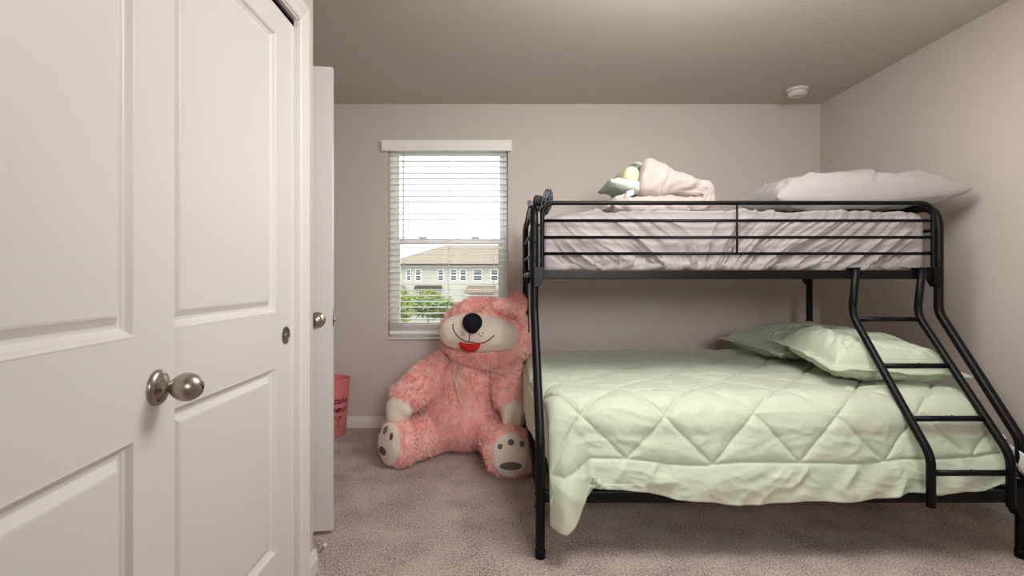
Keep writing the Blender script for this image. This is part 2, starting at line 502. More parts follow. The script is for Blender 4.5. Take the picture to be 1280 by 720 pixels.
# ------------------------------------------------------------------ outside
M_grass = mat('lawn', rgb(136, 132, 116), .9, vary=(rgb(116, 116, 96), 2, .2))
M_stucco = mat('stucco_cream', rgb(178, 172, 158), .9)
M_roof = mat('roof_tile', rgb(140, 122, 104), .9, vary=(rgb(122, 106, 90), 8, .2))
M_pane = mat('dark_window', rgb(70, 74, 80), .2)
M_awn = mat('brown_awning', rgb(66, 54, 50), .7)
M_leafA = mat('yellow_green_leaf', rgb(142, 148, 66), .6, vary=(rgb(104, 116, 46), 6, .2))
M_leafB = mat('dark_leaf', rgb(92, 108, 62), .6, vary=(rgb(120, 130, 80), 5, .2))
M_bark = mat('bark', rgb(100, 80, 62), .9)
struct('ground', MB().box(-60, 60, 5, 120, -3.2, -3.0), M_grass, 'green lawn outside in front of the far house', 'ground')
hs = thing('house', 'cream two storey house with beige hip roof seen through the window', 'house', (-3, 60, -3))
YH = 60
loc(MB().box(-13.2, 22, YH, YH + 11, -3, 2.62), hs).build('wall', M_stucco, hs, smooth=False)
e0, e1, yz0, yz1 = -14.2, 23, YH - .8, YH + 12
rf = MB().add([(e0, yz0, 2.55), (e1, yz0, 2.55), (e1, yz1, 2.55), (e0, yz1, 2.55), (-7.6, YH + 5.6, 5.3), (16, YH + 5.6, 5.3),
               (e0, yz0, 2.75), (e1, yz0, 2.75), (e1, yz1, 2.75), (e0, yz1, 2.75)],
              [(0, 3, 2, 1), (0, 1, 7, 6), (1, 2, 8, 7), (2, 3, 9, 8), (3, 0, 6, 9), (6, 7, 5, 4), (8, 9, 4, 5), (7, 8, 5), (9, 6, 4)])
loc(rf, hs).build('roof', M_roof, hs, smooth=False)
loc(MB().box(e0 - .02, e1 + .02, yz0 - .12, yz0, 2.55, 2.72), hs).build('gutter', M_awn, hs, smooth=False)
for px, w in ((511, .55), (523, .7), (551, .7), (567, .8), (579, .8), (597, 1.1), (618, .9)):
    x = (px - 630) * YH / 640
    fr = rect_frame(MB(), x - w / 2, x + w / 2, .72, 2.1, YH - .08, YH, .08).box(x - w / 2, x + w / 2, YH - .07, YH, 1.36, 1.44)
    fr = loc(fr, hs).build('window', M_vinyl, hs, smooth=False)
    loc(MB().box(x - w / 2 + .08, x + w / 2 - .08, YH - .04, YH, .8, 2.02), hs).build('pane', M_pane, fr, smooth=False)
for px in (527.5, 544):
    x = (px - 630) * YH / 640
    aw = MB().add([(x - .78, YH, .22), (x + .78, YH, .22), (x + .78, YH - 1, -.15), (x - .78, YH - 1, -.15), (x - .78, YH, -.2), (x + .78, YH, -.2), (x + .78, YH - 1, -.22), (x - .78, YH - 1, -.22)],
                  [(3, 2, 1, 0), (4, 5, 6, 7), (2, 3, 7, 6), (0, 1, 5, 4), (1, 2, 6, 5), (3, 0, 4, 7)])
    loc(aw, hs).build('awning', M_awn, hs, smooth=False)
    fr = loc(rect_frame(MB(), x - .45, x + .45, -1.6, -.45, YH - .08, YH, .09), hs).build('window', M_vinyl, hs, smooth=False)
    loc(MB().box(x - .36, x + .36, YH - .04, YH, -1.5, -.54), hs).build('pane', M_pane, fr, smooth=False)
for xa, xb in ((-13.2, -11.6), (-4.2, -1.0)):
    pr = MB().add([(xa, YH, .2), (xb, YH, .2), (xb + .3, YH - 2, -.5), (xa - .3, YH - 2, -.5), (xa, YH, -.6), (xb, YH, -.6), (xb + .3, YH - 2, -.65), (xa - .3, YH - 2, -.65)],
                  [(3, 2, 1, 0), (4, 5, 6, 7), (2, 3, 7, 6), (0, 1, 5, 4), (1, 2, 6, 5), (3, 0, 4, 7)])
    loc(pr, hs).build('porch_roof', M_roof, hs, smooth=False)
# neighbour roof to the left
h2 = thing('house', 'pale house end with low roof at the left edge of the window view', 'house', (-22, 66, -3))
loc(MB().box(-34, -15.2, 66, 76, -3, 2.4), h2).build('wall', M_stucco, h2, smooth=False)
loc(MB().add([(-35, 65.2, 2.35), (-14.4, 65.2, 2.35), (-14.4, 77, 2.35), (-35, 77, 2.35), (-30, 71, 4.6), (-19, 71, 4.6)],
             [(0, 3, 2, 1), (0, 1, 5, 4), (1, 2, 5), (2, 3, 4, 5), (3, 0, 4)]), h2).build('roof', M_roof, h2, smooth=False)

def leafy(name, label, cat, c, r, n, m, size, trunk):
    t = thing(name, label, cat, (c[0], c[1], -3))
    cz = c[2] + 3
    MB().tube([(0, 0, 0), (.05, 0, cz * .6), (.02, .03, cz)], [trunk, trunk * .8, trunk * .4], 8).build('trunk', M_bark, t)
    mb = MB()
    for k in range(n):
        d = Vector((random.gauss(0, 1), random.gauss(0, 1), random.gauss(0, 1))).normalized()
        lump = 1 + .35 * float(noise(d.x * 2.3 + c[0], d.y * 2.3, d.z * 2.3))
        p = Vector((d.x * r[0], d.y * r[1], d.z * r[2])) * (random.uniform(.55, 1.0) * lump) + Vector((0, 0, cz))
        a = Vector((random.gauss(0, 1), random.gauss(0, 1), random.gauss(0, 1))).normalized()
        b = a.orthogonal().normalized()
        s = size * random.uniform(.7, 1.3)
        mb.add([p - a * s, p + b * s * .45, p + a * s, p - b * s * .45], [(0, 1, 2, 3)])
    mb.build('foliage', m, t, smooth=False)
leafy('shrub', 'bright yellow green bush at the lower left of the window view', 'bush', (-4.1, 20, .0), (.55, .5, .75), 1600, M_leafA, .09, .05)
leafy('shrub', 'dark green hedge bush beyond the window, left one in front of house', 'bush', (-4.2, 28, -.45), (1.0, .7, .5), 1500, M_leafB, .1, .05)
leafy('shrub', 'dark green hedge bush beyond the window, right one touching the bear head outline', 'bush', (-3.1, 25, -.35), (.8, .6, .5), 1500, M_leafB, .1, .05)
leafy('tree', 'small thin yellow green tree by the far house wall', 'tree', (-7.3, 50, -.9), (1.5, .8, .75), 900, M_leafA, .13, .06)

# ------------------------------------------------------------------ smoke detector
sd = thing('smoke_detector', 'round off-white smoke detector on the ceiling above the bunk bed', 'smoke detector', (2.04, 3.56, ZC))
Md = Matrix.Rotation(PI, 4, 'X')
MB().lathe([(.070, 0), (.070, .010), (.066, .016), (.060, .018), (0, .018)], 44, Md).build('base', M_det, sd, auto=40)
MB().lathe([(.060, .0185), (.0615, .022), (.0605, .036), (.056, .046), (.044, .052), (.028, .053), (.024, .0505), (.0, .0505)], 44, Md).build('cover', M_det, sd, auto=40)
MB().lathe([(.0605, .0178), (.0612, .0178), (.0612, .0186), (.0605, .0186)], 44, Md).build('vent_gap', M_dark, sd)

# ------------------------------------------------------------------ bunk bed
XA, XZ = .146, 2.088          # end frame planes
YU, YL, YK = 2.46, 2.067, 3.50  # upper front, lower front, back
bed = thing('bunk_bed', 'black metal twin over full bunk bed with slanted ladder', 'bunk bed', ((XA + XZ) / 2, 2.8, 0))
bed_parts = []
def bp(mb, name, parent=bed, **k):
    return loc(mb, bed).build(name, M_black, parent, **k)
RP = .0195
for X in (XA, XZ):
    path = fillet([(X, YL, 0.0), (X, YL, .47), (X, YU, .965), (X, YU, 1.475), (X, YK, 1.475), (X, YK, 0.0)], [.10, .10, .11, .11], 8)
    ef = bp(MB().tube(path, RP, 14), 'end_frame', auto=50)
    cb = MB()
    bp(MB().tube([(X, YU, 1.145), (X, YK, 1.145)], .016, 10), 'crossbar', ef)
    bp(MB().tube([(X, YL, .245), (X, YK, .245)], .016, 10), 'crossbar', ef)
    for z_ in (1.25, 1.36):
        bp(MB().tube([(X, YU, z_), (X, YK, z_)], .0085, 8), 'crossbar', ef)
    s = 1 if X == XA else -1
    # corner brackets and bolts
    for y, z0, z1 in ((YU, 1.085, 1.18), (YK, 1.085, 1.18), (YL, .17, .29), (YK, .17, .29)):
        if X == XA and y == YL:
            continue
        br = MB()
        br.add([(X - .004, y - .024, z1), (X + s * .045, y - .024, z1), (X + s * .040, y - .024, z0 + .03), (X + s * .022, y - .024, z0), (X - .004, y - .024, z0),
                (X - .004, y + .024, z1), (X + s * .045, y + .024, z1), (X + s * .040, y + .024, z0 + .03), (X + s * .022, y + .024, z0), (X - .004, y + .024, z0)],
               [(0, 1, 2, 3, 4), (9, 8, 7, 6, 5), (0, 5, 6, 1), (1, 6, 7, 2), (2, 7, 8, 3), (3, 8, 9, 4), (4, 9, 5, 0)])
        bp(br, 'bracket', ef, smooth=False, bevel=.002)
    for z_ in (1.21, 1.30):
        bp(MB().ball((X + s * .004, YU - RP, z_), (.006, .004, .006), n=12, m=8), 'bolt', ef)
    for z_ in (.21, .26):
        bp(MB().ball((X - s * RP, YL - .004, z_), (.004, .006, .006), n=12, m=8), 'bolt', ef)
    for y in (YL, YK):
        bp(MB().lathe([(.0215, 0), (.0215, .03), (.0195, .034)], 16, Matrix.Translation((X, y, 0.001))), 'foot_cap', ef)
for y, z0, z1, nm in ((YU, 1.123, 1.166, 'side_rail'), (YK, 1.123, 1.166, 'side_rail'), (YL + .008, .222, .268, 'side_rail'), (YK, .222, .268, 'side_rail')):
    bp(MB().box(XA + .01, XZ - .01, y - .014, y + .014, z0, z1), nm, smooth=False, bevel=.004)
# decks
dk = MB()
for k in range(9):
    x = XA + .18 + k * (XZ - XA - .36) / 8
    dk.box(x - .02, x + .02, YU + .01, YK - .01, 1.128, 1.146)
bp(dk, 'upper_deck', smooth=False)
dk = MB()
for k in range(9):
    x = XA + .18 + k * (XZ - XA - .36) / 8
    dk.box(x - .02, x + .02, YL + .02, YK - .01, .236, .256)
bp(dk, 'lower_deck', smooth=False)
# guard rails front and back
for Y in (YU - .004, YK):
    gx0, gx1 = .183, 2.058
    g = bp(MB().tube(fillet([(gx0, Y, 1.15), (gx0, Y, 1.488), (gx1, Y, 1.488), (gx1, Y, 1.15)], [.065, .065], 8), .0105, 12), 'guard_rail', auto=50)
    for z_ in (1.403, 1.323, 1.245):
        bp(MB().tube([(gx0, Y, z_), (gx1, Y, z_)], .0075, 8), 'guard_bar', g)
    bp(MB().tube([(1.118, Y, 1.245), (1.118, Y, 1.488)], .0055, 8), 'guard_post', g)
    for x in (gx0, gx1):
        for z_ in (1.20, 1.355):
            bp(MB().ball((x + (.006 if x > 1 else -.006), Y - .011, z_), (.006, .005, .006), n=10, m=8), 'bolt', g)
# ladder
YT, YBt = YU - .030, YL - .062
lad_pts = lambda X: fillet([(X, YT, 1.17), (X - .004, YT + .025, .955), (X, YBt, .43), (X, YBt, .232)], [.12, .12], 8)
ladder = bed_parts
l_root = bp(MB().tube(lad_pts(1.985), .0165, 12), 'ladder')
l2 = bp(MB().tube(lad_pts(1.672), .0165, 12), 'stringer', l_root)
za, ya_, zb, yb_ = .955, YT + .025, .43, YBt
for t in (.044, .412, .772, None):
    if t is None:
        y, z_ = YBt, .365
    else:
        y, z_ = ya_ + (yb_ - ya_) * t, za + (zb - za) * t
    rg = bp(MB().tube([(1.672, y, z_), (1.985, y, z_)], .0115, 10), 'rung', l_root)
    bp(MB().ball((1.83 + (t or 0) * .02, y, z_ + .0115), (.004, .004, .0025), n=10, m=6), 'rivet', rg)
for X in (1.672, 1.985):
    bp(MB().box(X - .018, X + .018, YT - .006, YU + .02, 1.166, 1.178), 'hook', l_root, smooth=False, bevel=.003)

# ------------------------------------------------------------------ soft things
def grid_normals(P):
    du = np.gradient(P, axis=1); dv = np.gradient(P, axis=0)
    n = np.cross(du, dv)
    return n / (np.linalg.norm(n, axis=2, keepdims=True) + 1e-9)

# --- upper mattress in its wrinkled fitted sheet
def rbox_point(th, x):
    pass
mx0, mx1, my0, my1, mz0, mz1 = .190, 2.045, YU + .022, YK - .03, 1.147, 1.455
NX, NP = 420, 150
xs = np.linspace(0, 1, NX)
# cross-section ring in (y,z) : rounded rectangle, dense on the front face
def ring(y0, y1, z0, z1, r, n):
    pts = []
    def arc(cy, cz, a0, a1, k):
        for i in range(k):
            a = a0 + (a1 - a0) * i / k
            pts.append((cy + r * math.cos(a), cz + r * math.sin(a)))
    nf = n
    arc(y0 + r, z0 + r, -PI / 2, -PI, 8) if False else None
    pts += [(y0 + r + (y1 - y0 - 2 * r) * (1 - i / 12), z0) for i in range(12)]           # bottom, going to front
    arc(y0 + r, z0 + r, -PI / 2, -PI, 10)
    pts += [(y0, z0 + r + (z1 - z0 - 2 * r) * i / nf) for i in range(nf)]                  # front face up
    arc(y0 + r, z1 - r, PI, PI / 2, 14)
    pts += [(y0 + r + (y1 - y0 - 2 * r) * i / 40, z1) for i in range(40)]                  # top to back
    arc(y1 - r, z1 - r, PI / 2, 0, 8)
    pts += [(y1, z1 - r - (z1 - z0 - 2 * r) * i / 10) for i in range(10)]
    arc(y1 - r, z0 + r, 0, -PI / 2, 8)
    return np.array(pts)
R = ring(my0, my1, mz0, mz1, .055, 80)
cy, cz = (my0 + my1) / 2, (mz0 + mz1) / 2
P = np.zeros((NX + 16, len(R), 3))
ends = [(math.sin(k / 8 * PI / 2)) for k in range(8)]
for i in range(NX + 16):
    if i < 8:
        t = k0 = (i + 1) / 9; e = .055 * (1 - math.sqrt(1 - (1 - t) ** 2)); x = mx0 + .055 * (1 - math.cos((t) * PI / 2)) * 0 + .055 * t * t * .6
        sh = e
    elif i >= NX + 8:
        t = (NX + 16 - i) / 9; e = .055 * (1 - math.sqrt(1 - (1 - t) ** 2)); x = mx1 - .055 * t * t * .6
        sh = e
    else:
        u = (i - 8) / (NX - 1); x = mx0 + .033 + (mx1 - mx0 - .066) * u; sh = 0
    P[i, :, 0] = x
    sy = 1 - 2 * sh / (my1 - my0); sz = 1 - 2 * sh / (mz1 - mz0)
    P[i, :, 1] = cy + (R[:, 0] - cy) * sy
    P[i, :, 2] = cz + (R[:, 1] - cz) * sz
nrm = grid_normals(P)
ctr = np.array([1.1, cy, cz])
if (nrm[200, 40] * (P[200, 40] - ctr)).sum() < 0:
    nrm = -nrm
X_, Y_, Z_ = P[..., 0], P[..., 1], P[..., 2]
zt = (Z_ - mz0) / (mz1 - mz0)
k = 1.15 - 2.3 * sstep(.72, 1.22, X_)                     # wrinkles lean one way at the left, the other at the right
warp = .05 * noise(X_ * 3, Z_ * 4, Y_ * 2)
s_ = X_ + k * (Z_ - cz) * .9 + warp + (Y_ - my0) * .25
amp = .75 + .75 * sstep(.75, .1, zt)
w1_ = np.abs(noise(s_ * 13, Z_ * 2.2 + X_ * 1.2, Y_ * 1.5)) ** .65
w2_ = np.abs(noise(s_ * 30 + 9, Z_ * 5, Y_ * 3 + 4))
w3_ = np.abs(noise(X_ * 26 + 3 * noise(X_ * 5, Z_ * 9), Z_ * 14, 2.2)) * sstep(.55, .12, zt)
disp = amp * (-.034 * w1_ - .017 * w2_ - .018 * w3_) + .006 * noise(X_ * 4, Y_ * 4, Z_ * 4) + .006
disp = disp * (.5 + .5 * sstep(.03, .2, zt)) * sstep(mx0, mx0 + .12, X_) * sstep(mx1, mx1 - .10, X_)
P = P + nrm * disp[..., None]
# crown of the top, lower towards the left end
topw = sstep(.8, 1.0, zt)
P[..., 2] += topw * (.012 - .05 * sstep(.42, .16, X_) - .02 * sstep(1.9, 2.05, X_))
mb = MB().grid(P, wrap=True)
W_ = len(R)
mb.f.append(tuple(range(W_ - 1, -1, -1))); mb.f.append(tuple((NX + 15) * W_ + q for q in range(W_)))
mu = tag(mb.build('mattress', M_sheet), 'upper bunk mattress in a wrinkled lilac grey fitted sheet', 'mattress')

# --- lower mattress (under the sage comforter)
R2 = ring(YL + .10, YK - .04, .257, .555, .07, 12)
ml = MB()
rows = []
for x in (.205, .215, .235, 1.98, 2.0, 2.01):
    sh = {.205: .03, .215: .012, 2.0: .012, 2.01: .03}.get(x, 0)
    c0 = np.array([(YL + YK) / 2, .411])
    q = c0 + (R2 - c0) * (1 - sh)
    rows.append(np.column_stack([np.full(len(R2), x), q]))
ml.grid(np.array(rows), wrap=True)
n_ = len(R2); ml.f.append(tuple(range(n_ - 1, -1, -1))); ml.f.append(tuple(5 * n_ + q for q in range(n_)))
mlo = tag(ml.build('mattress', M_matt), 'lower bunk mattress under the sage comforter with a white tag at its right end', 'mattress')
tg = MB().grid(np.array([[(2.066 + .010 * j / 5 + .002 * math.sin(i), 2.02 + .085 * j / 5, .425 - .085 * i / 6 + .004 * j) for j in range(6)] for i in range(7)]))
t_ = tg.build('white_tag', M_tag, mlo); t_['label'] = 'white paper care tag'
so = t_.modifiers.new('s', 'SOLIDIFY'); so.thickness = .0015

# --- sage comforter
hem_x = [.10, .17, .225, .285, .325, .345, .458, .574, .673, .83, 1.03, 1.186, 1.41, 1.55, 1.62, 1.76, 1.93, 2.035, 2.1]
hem_z = [.150, .140, .132, .175, .240, .285, .277, .269, .246, .231, .229, .236, .239, .248, .262, .257, .275, .315, .34]
NU, NV = 460, 380
u = np.linspace(0, 1, NU); v = np.linspace(0, 1, NV)
U, V = np.meshgrid(u, v)
ZT = .628
# v layout by arc length from the nominal hem: 0-.385 face, then round edge, then the top to the back
LF, LR, LT, LB = .25, .22, 1.25, .16
Ltot = LF + LR + LT + LB
B = V * Ltot                     # fabric coordinate from the hem
A = U * 2.10                     # fabric coordinate from the left hem
# left border falls over the bed end, right end likewise
AX = A.copy()
def side_profile(a, Lh=.30, r=.075):
    """a = fabric distance from the hem; returns (inward x, drop)"""
    x = np.zeros_like(a); d = np.zeros_like(a)
    h = Lh - r * PI / 2
    m1 = a < h
    d = np.where(m1, r + (h - a), d)
    t = np.clip((a - h) / r, 0, PI / 2)
    x = np.where(m1, .0, r * (1 - np.cos(t)))
    d = np.where(m1, d, r * (1 - np.sin(t)))
    x = np.where(a > Lh, r + (a - Lh), x)
    return x, d
xl, dl = side_profile(A)
xr_, dr = side_profile(2.10 - A, .22)
x_left = xl
Xb = np.where(A < 1.05, xl, 0)
total_w = side_profile(np.array([1.05]))[0][0]
tw_r = side_profile(np.array([1.05]), .22)[0][0]
Xb = np.where(A < 1.05, .150 + xl * (2.05 - .150) / (total_w + tw_r), 2.05 - xr_ * (2.05 - .150) / (total_w + tw_r))
# front profile
hem = np.interp(Xb, hem_x, hem_z)
rr = LR / (PI / 2)
Yf = YL + .030 + .035 * sstep(1.40, 1.66, Xb)
tB = np.clip((B - LF) / rr, 0, PI / 2)
zface_top = ZT - rr
face = np.clip(B / LF, 0, 1)
Zf = np.where(B < LF, hem + (zface_top - hem) * face, zface_top + rr * np.sin(tB))
Yy = np.where(B < LF, Yf - .012 * np.sin(face * PI) - (.045 + .025 * sstep(1.40, 1.66, Xb)) * (1 - face) ** 1.5, Yf + rr * (1 - np.cos(tB)))
top = B > LF + LR
Yy = np.where(top, Yf + rr + np.clip(B - LF - LR, 0, LT), Yy)
bk = np.clip(B - LF - LR - LT, 0, LB)
Yy = np.where(bk > 0, Yf + rr + LT + .06 * np.sin(bk / LB * PI / 2), Yy)
Zf = np.where(bk > 0, ZT - .11 * (1 - np.cos(bk / LB * PI / 2)), Zf)
# left and right drop, fading out down the front face where the corner hangs in the fold
wt = sstep(.0, 1.0, np.clip((B - .06) / (LF + LR - .06), 0, 1))
Zz = Zf - (dl + dr) * wt
Xx = Xb - .020 * sstep(2.42, 2.62, Yy) * sstep(.30, .16, Xb) + .034 * sstep(2.45, 2.15, Yy) * sstep(.32, .14, Xb)
# corner fold flares forward
cf = sstep(.36, .20, Xb) * sstep(.30, .02, B)
Yy = Yy - .060 * cf * np.sin(np.clip((Xb - .15) / .2, 0, 1) * PI) - .01 * cf
Zz = Zz + .010 * noise(Xb * 3, Yy * 3, 1.7) * top      # soft lie of the top
P = np.stack([Xx, Yy, Zz], axis=2)
nrm = grid_normals(P)
if nrm[NV // 2, NU // 2, 2] < 0:
    nrm = -nrm
# quilting: border seam and diamonds
Aq = A + .012 * noise(A * 4, B * 4) ; Bq = B + .012 * noise(A * 4 + 7, B * 4)
bf = .148 + .015 * noise(A * 2.2, 3.3)
sl_ = .175 + .05 * (B / Ltot)
inside = (Bq > bf) & (Aq > sl_) & (Aq < 2.03)
hw, hh = .1625, .185
p1 = (Aq - .21) / hw + (Bq - bf) / hh; p2 = (Aq - .21) / hw - (Bq - bf) / hh
dd = np.minimum(np.abs((p1 + 1) % 2 - 1), np.abs((p2 + 1) % 2 - 1)) * .122
dist = np.minimum(np.abs(Bq - bf), np.abs(Aq - sl_))
dist = np.where(inside, np.minimum(dist, dd), dist)
puff = 1 - np.exp(-(dist / .022) ** 1.1)
groove = np.exp(-(dist / .0045) ** 2)
disp = .013 * puff - .006 * groove
# creases: short puckers round the seams, long soft folds, gathers in the border
wn = ridge(A * 9 + 2 * noise(A * 3, B * 3), B * 16, 3.1)
wm = ridge(A * 22 + 2 * noise(A * 6, B * 7), B * 30 + A * 8, 8.1)
disp = disp + .0026 * wn + .0017 * wm + .0007 * ridge(A * 50, B * 60 + 2 * noise(A * 9, B * 9), 4.4) + .003 * fbm(A * 6, B * 6, .5)
bd = sstep(.16, .10, B)
gath = np.abs(noise(A * 11 + 1.5 * noise(A * 4, B * 6) - B * 6, B * 9, 5.0))
disp = disp - bd * .018 * gath * sstep(.34, .5, Xb) + bd * .008
# big drag folds on the front face at the left where the corner pulls
drag = np.abs(noise((A + .9 * B) * 14, (A - B) * 3, 9.0))
disp = disp - .007 * drag * sstep(.75, .35, Xb) * sstep(.36, .12, B)
disp = disp * (1 - .95 * sstep(.30, .17, A) * sstep(.50, .30, B))
P = P + nrm * disp[..., None]
# ragged hem
P[0:6, :, 2] += .008 * noise(A[0:6] * 12, 0.5) * sstep(.2, .4, A[0:6])
mb = MB().grid(P)
cm = tag(mb.build('comforter', M_green), 'quilted sage green comforter spread over the lower bunk', 'comforter')
so = cm.modifiers.new('thickness', 'SOLIDIFY'); so.thickness = .022; so.offset = -1
if cm.data.polygons[len(cm.data.polygons) // 2].normal.z < 0:
    cm.data.flip_normals()

# --- pillows
def pillow(name, label, m, c, size, rot, seed, flange=0, n=110, wr=1.0, crease=None, pinch=.10, sag=0.0):
    t = np.linspace(-1, 1, n)
    Uu, Vv = np.meshgrid(t, t)
    fl = flange / (size[0] / 2)
    e = 1 - np.maximum(np.abs(Uu), np.abs(Vv))            # distance to the edge in unit square
    ein = np.clip((e - fl) / (1 - fl), 0, 1)
    au = np.clip(np.abs(Uu) / (1 - fl), 0, 1); av = np.clip(np.abs(Vv) / (1 - fl), 0, 1)
    prof = ((1 - au ** 2.4) * (1 - av ** 2.4))
    h = np.clip(prof, 0, 1) ** .36
    x = Uu * size[0] / 2 * (1 - pinch * (1 - np.abs(Vv) ** 2) * np.abs(Uu) ** 6 * .8)
    y = Vv * size[1] / 2 * (1 - pinch * (1 - np.abs(Uu) ** 2) * np.abs(Vv) ** 6 * .8)
    hh_ = size[2] / 2
    edge = np.clip(ein * 5, 0, 1)
    rad = np.sqrt(Uu ** 2 + Vv ** 2); thn = np.arctan2(Vv, Uu)
    corner = np.abs(np.sin(2 * thn)) ** 2 * sstep(.25, 1.2, rad)
    wrk = wr * (.012 * ridge(thn * 7 + seed + .8 * noise(Uu * 2, Vv * 2), rad * 1.5, seed) * corner
                + .008 * ridge(Uu * 2.2 + Vv * 3.6 + seed + .7 * noise(Uu * 2, Vv * 2, seed), Uu * 1.2 - Vv, seed + 3)
                + .004 * ridge(Uu * 6 + Vv * 8 + noise(Uu * 3, Vv * 3, 2), Uu * 3 - Vv * 2, seed + 5)
                + .006 * fbm(Uu * 2.5 + seed, Vv * 2.5))
    tops = []
    for s in (1, -1):
        z = s * (h * hh_ * (1.0 if s > 0 else .72) + .0035)
        z = z + (wrk * edge if s > 0 else -.5 * wrk * edge)
        z = z + (.006 * noise(Uu * 5 + seed, Vv * 5) + sag * (np.abs(Uu) ** 2 + np.abs(Vv) ** 2))
        if crease and s > 0:
            a, b_, cc = crease
            z = z + .018 * sstep(-.02, .02, (a * Uu + b_ * Vv - cc + .05 * noise(Uu * 3, Vv * 3))) * edge
        tops.append(np.stack([x, y, z], 2))
    mb = MB().grid(tops[0])
    o = len(mb.v)
    bot = MB().grid(tops[1])
    mb.add(bot.v, [f[::-1] for f in bot.f])
    idx = [(0, j) for j in range(n)] + [(i, n - 1) for i in range(1, n)] + [(n - 1, j) for j in range(n - 2, -1, -1)] + [(i, 0) for i in range(n - 2, 0, -1)]
    L_ = [i * n + j for i, j in idx]
    for a in range(len(L_)):
        b_ = (a + 1) % len(L_)
        mb.f.append((L_[a], o + L_[a], o + L_[b_], L_[b_]))
    ob = mb.build(name, m)
    ob.location = c; ob.rotation_euler = rot
    return tag(ob, label, 'pillow')
pu = pillow('pillow', 'grey pillow at the head of the upper bunk, its tip over the bed end', M_pcase, (1.86, 2.80, 1.565), (.92, .50, .205), (math.radians(4), math.radians(-2), math.radians(-5)), 3.1, wr=1.5, crease=(-1, .25, -.28))
p1_ = pillow('pillow', 'sage green sham lying behind the other sham near the back wall', M_sham, (1.79, 3.16, .735), (.66, .62, .19), (math.radians(2), math.radians(-3), math.radians(8)), 5.7, flange=.045, wr=1.3)
p2_ = pillow('pillow', 'sage green sham with flanged edge behind the ladder, front one of two', M_sham, (1.80, 2.58, .735), (.64, .60, .20), (math.radians(7), math.radians(3), math.radians(-3)), 8.3, flange=.05, wr=1.5, crease=(-1, .15, .50))

# --- folded comforter on the upper bunk
fc = thing('folded_comforter', 'folded taupe comforter with mint lining on the upper bunk', 'comforter', (.87, 2.86, 1.462))
def fold_sheet(center, thick, depth, y0, seed, nv=60, amp=1.0, seam=None):
    """thick slab following a centre line in x-z, closed round its section"""
    pts = np.array(fillet([Vector((a, 0, b)) for a, b in center], .05, 6))[:, [0, 2]]
    d = np.r_[0, np.cumsum(np.linalg.norm(np.diff(pts, axis=0), axis=1))]
    n = 120
    sN = np.linspace(0, d[-1], n)
    cx = np.interp(sN, d, pts[:, 0]); czz = np.interp(sN, d, pts[:, 1])
    th = np.interp(sN / d[-1], [a for a, b in thick], [b for a, b in thick])
    dx = np.gradient(cx); dz = np.gradient(czz); l = np.hypot(dx, dz); nx, nz = -dz / l, dx / l
    # end rounding
    endr = np.minimum(sN, d[-1] - sN)
    er = np.sqrt(np.clip(1 - (1 - np.clip(endr / .035, 0, 1)) ** 2, 0.0004, 1))
    ang_ = np.linspace(0, 2 * PI, nv, endpoint=False)
    cu, su = np.cos(ang_), np.sin(ang_)
    sq = lambda c, p: np.sign(c) * np.abs(c) ** p
    Yo = y0 + depth / 2 * sq(cu, .35)
    To = sq(su, .75)
    P = np.zeros((n, nv, 3))
    for i in range(n):
        tt = th[i] * er[i]
        P[i, :, 0] = cx[i] + nx[i] * To * tt
        P[i, :, 1] = Yo
        P[i, :, 2] = czz[i] + nz[i] * To * tt
    nr = grid_normals(P)
    c_ = P.mean(axis=1, keepdims=True)
    if ((P - c_) * nr).sum() < 0:
        nr = -nr
    S, T_ = np.meshgrid(sN, ang_, indexing='ij')
    dsp = amp * (.013 * np.abs(noise(P[..., 0] * 9 + P[..., 2] * 10 + seed, P[..., 1] * 3, P[..., 2] * 9 - P[..., 0] * 5)) + .007 * np.abs(noise(P[..., 0] * 22 - P[..., 2] * 25, P[..., 1] * 8, P[..., 2] * 14 + seed)) - .008 + .008 * ridge(S * 7 + seed, P[..., 1] * 5, P[..., 2] * 6) + .010 * noise(S * 6 + seed, P[..., 1] * 6 + seed, P[..., 2] * 9) + .004 * ridge(S * 18, P[..., 1] * 14, seed))
    if seam:
        dsp = dsp - .009 * np.exp(-((S - seam - .012 * np.sin(T_ * 3)) / .007) ** 2)
        dsp = dsp - .016 * np.exp(-((S - .55) / .12) ** 2) * np.abs(noise(T_ * 4.5 + 1.2 * noise(S * 9, T_), S * 3, seed)) ** .7
    P = P + nr * dsp[..., None]
    mb = MB().grid(P, wrap=True)
    mb.f.append(tuple(range(nv - 1, -1, -1))); mb.f.append(tuple((n - 1) * nv + q for q in range(nv)))
    return mb, (sN, cx, czz, nx, nz, th)
FY = 2.86
mbf, _ = fold_sheet([(.56, 1.507), (.85, 1.505), (1.0, 1.507), (1.062, 1.53), (1.062, 1.59), (.985, 1.607), (.886, 1.622), (.80, 1.642), (.715, 1.660)],
                    [(0, .043), (.3, .046), (.45, .048), (.55, .052), (.66, .052), (.76, .064), (.86, .084), (.93, .100), (1, .108)], .44, FY, 2.0, nv=150, seam=.775)
loc(mbf, fc).build('outer_layer', M_roll, fc)
